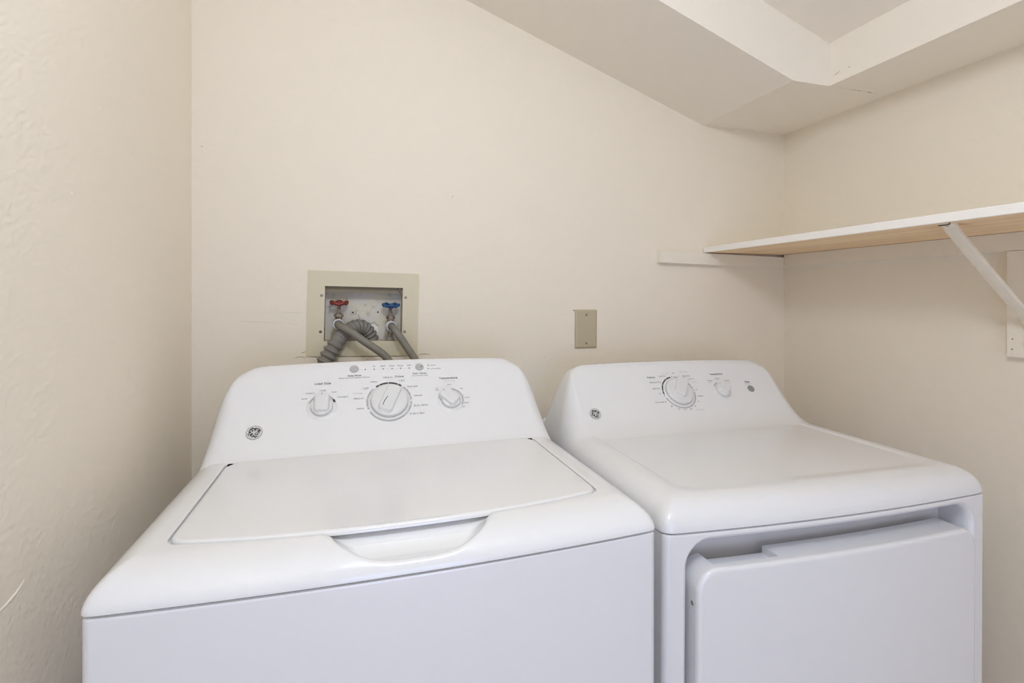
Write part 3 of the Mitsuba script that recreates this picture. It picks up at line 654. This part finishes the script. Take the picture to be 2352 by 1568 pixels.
for y, z in ((0.7415, 1.1185), (0.7420, 1.0965), (0.7050, 1.1000)):
    obj('nail_head', lathe([(1e-4, 0.0006), (0.0014, 0.0004), (0.0016, 0)], 12), 'almond_screw', SH, 30, T().translate([XR - 0.019, y, z]).rotate([0, 1, 0], -90))
def strip(path, width, thick, lean):
    """A pressed metal strip along path in the x-z plane with shallow turned-down edges; lean shifts it along y."""
    P = np.array(path, float); t = np.gradient(P, axis=0); t /= np.linalg.norm(t, axis=1, keepdims=True); nn = np.c_[-t[:, 1], t[:, 0]]
    w = width / 2; sec = [(-w, -0.0055), (-w, 0.0), (-w + 0.002, 0.0016), (0, 0.0022), (w - 0.002, 0.0016), (w, 0.0), (w, -0.0055), (w - thick, -0.0055), (w - thick, -0.0004), (0, 0.0022 - thick), (-w + thick, -0.0004), (-w + thick, -0.0055)]
    s = np.linspace(0, 1, len(P)); rings = [[(P[i, 0] - nn[i, 0] * -b * -1, 0.690 + lean * s[i] + a, P[i, 1] - nn[i, 1] * -b * -1) for a, b in sec] for i in range(len(P))]
    m = rings_mesh([np.array(r) for r in rings]); return m
BR = obj('bracket', strip([(1.074, 1.3482), (1.088, 1.3480), (1.097, 1.3445), (1.104, 1.3385), (1.16, 1.296), (1.24, 1.2355), (1.32, 1.175), (1.352, 1.1505), (1.3595, 1.140), (1.3625, 1.128), (1.3628, 1.105)], 0.0235, 0.0022, 0.020), 'paint_trim', SH, 40)
tag(BR, 'painted metal bracket that braces the shelf')
obj('arm', box(1.070, 1.100, 0.682, 0.701, SZ0 - 0.0024, SZ0 - 0.0002), 'paint_trim', BR)
obj('screw', lathe([(1e-4, 0.002), (0.003, 0.0016), (0.004, 0)], 16), 'steel_screw', BR, 30, T().translate([1.083, 0.690, 1.3470]).rotate([1, 0, 0], 180))
# ------------------------------------------------------------------ small marks in the walls' paint, and one painted shade line
def crack_or_shade(parent, pts, r, m, n=14, jag=0.7):
    q = spline(pts, n) if len(pts) > 2 else np.linspace(pts[0], pts[1], n)
    q[1:-1] += rs.uniform(-1, 1, (n - 2, 3)) * r * jag
    rr = r * np.sin(np.linspace(0.15, PI - 0.15, n)) ** 0.7 * rs.uniform(1 - 0.55 * jag, 1.0, n)
    obj('crack_or_shade', sweep(q, rr, 6), m, parent, True)
def on_back(*pts): return [(x, YB - 0.0001, z) for x, z in pts]
crack_or_shade(WB, on_back((-0.1318, 1.0695), (-0.1250, 1.0712), (-0.1185, 1.0728)), 0.0009, 'crack_shade_dark')
crack_or_shade(WB, on_back((-0.0985, 1.0585), (-0.0900, 1.0555), (-0.0810, 1.0600)), 0.0012, 'crack_shade_dark')
crack_or_shade(WB, on_back((-0.1480, 1.0560), (-0.1320, 1.0600), (-0.1200, 1.0560)), 0.0008, 'crack_shade_dark')
crack_or_shade(WB, on_back((0.1580, 1.0535), (0.1700, 1.0572), (0.1830, 1.0562), (0.1930, 1.0566)), 0.0011, 'crack_shade_dark')
crack_or_shade(WB, on_back((-0.2940, 1.1515), (-0.2370, 1.1500), (-0.1680, 1.1445), (-0.1210, 1.1405)), 0.0007, 'paint_wall', 30)
crack_or_shade(WB, on_back((-0.1990, 1.1735), (-0.1440, 1.1712), (-0.1190, 1.1700)), 0.0007, 'paint_wall', 24)
crack_or_shade(WB, on_back((0.1600, 1.1650), (0.2100, 1.1660), (0.2600, 1.1670)), 0.0006, 'paint_wall', 24)
crack_or_shade(WB, on_back((-0.1180, 1.0590), (0.0100, 1.0560), (0.1590, 1.0520)), 0.0010, 'crack_shade_dark', 40)  # dark line that paints in the shade under the outlet box's face plate
crack_or_shade(WB, on_back((0.2515, 1.4850), (0.2532, 1.4842)), 0.0010, 'crack_shade_dark', 5)
crack_or_shade(WB, on_back((0.5220, 1.0368), (0.5232, 1.0362)), 0.0010, 'crack_shade_dark', 5)
crack_or_shade(WB, on_back((0.6120, 1.1728), (0.6126, 1.1690)), 0.0013, 'dark_gap', 6)
crack_or_shade(WB, on_back((-0.3530, 1.5692), (-0.3490, 1.5690)), 0.0009, 'crack_shade_dark', 5)
crack_or_shade(WL, [(XL, 0.690, 0.866), (XL, 0.7161, 0.8696), (XL, 0.7300, 0.8735), (XL, 0.7400, 0.8790)], 0.0017, 'crack_pale', 30, 0.08)
crack_or_shade(WL, [(XL, 0.8440, 1.3500), (XL, 0.8462, 1.3540)], 0.0012, 'crack_pale', 7, 0.1)
crack_or_shade(CE, [(XS - 0.0002, 1.012, 1.7800), (XS - 0.0002, 1.005, 1.7815), (XS - 0.0002, 0.996, 1.7850)], 0.0008, 'crack_shade_dark')
crack_or_shade(CE, [(XS - 0.0002, 0.975, 1.7850), (XS - 0.0002, 0.968, 1.7832)], 0.0007, 'crack_shade_dark', 8)
crack_or_shade(CE, [(1.245, YS - 0.0006, ZK + 0.0004), (1.300, YS - 0.0006, ZK + 0.0004), (1.345, YS - 0.0006, ZK + 0.0004)], 0.0012, 'crack_shade_dark', 24)
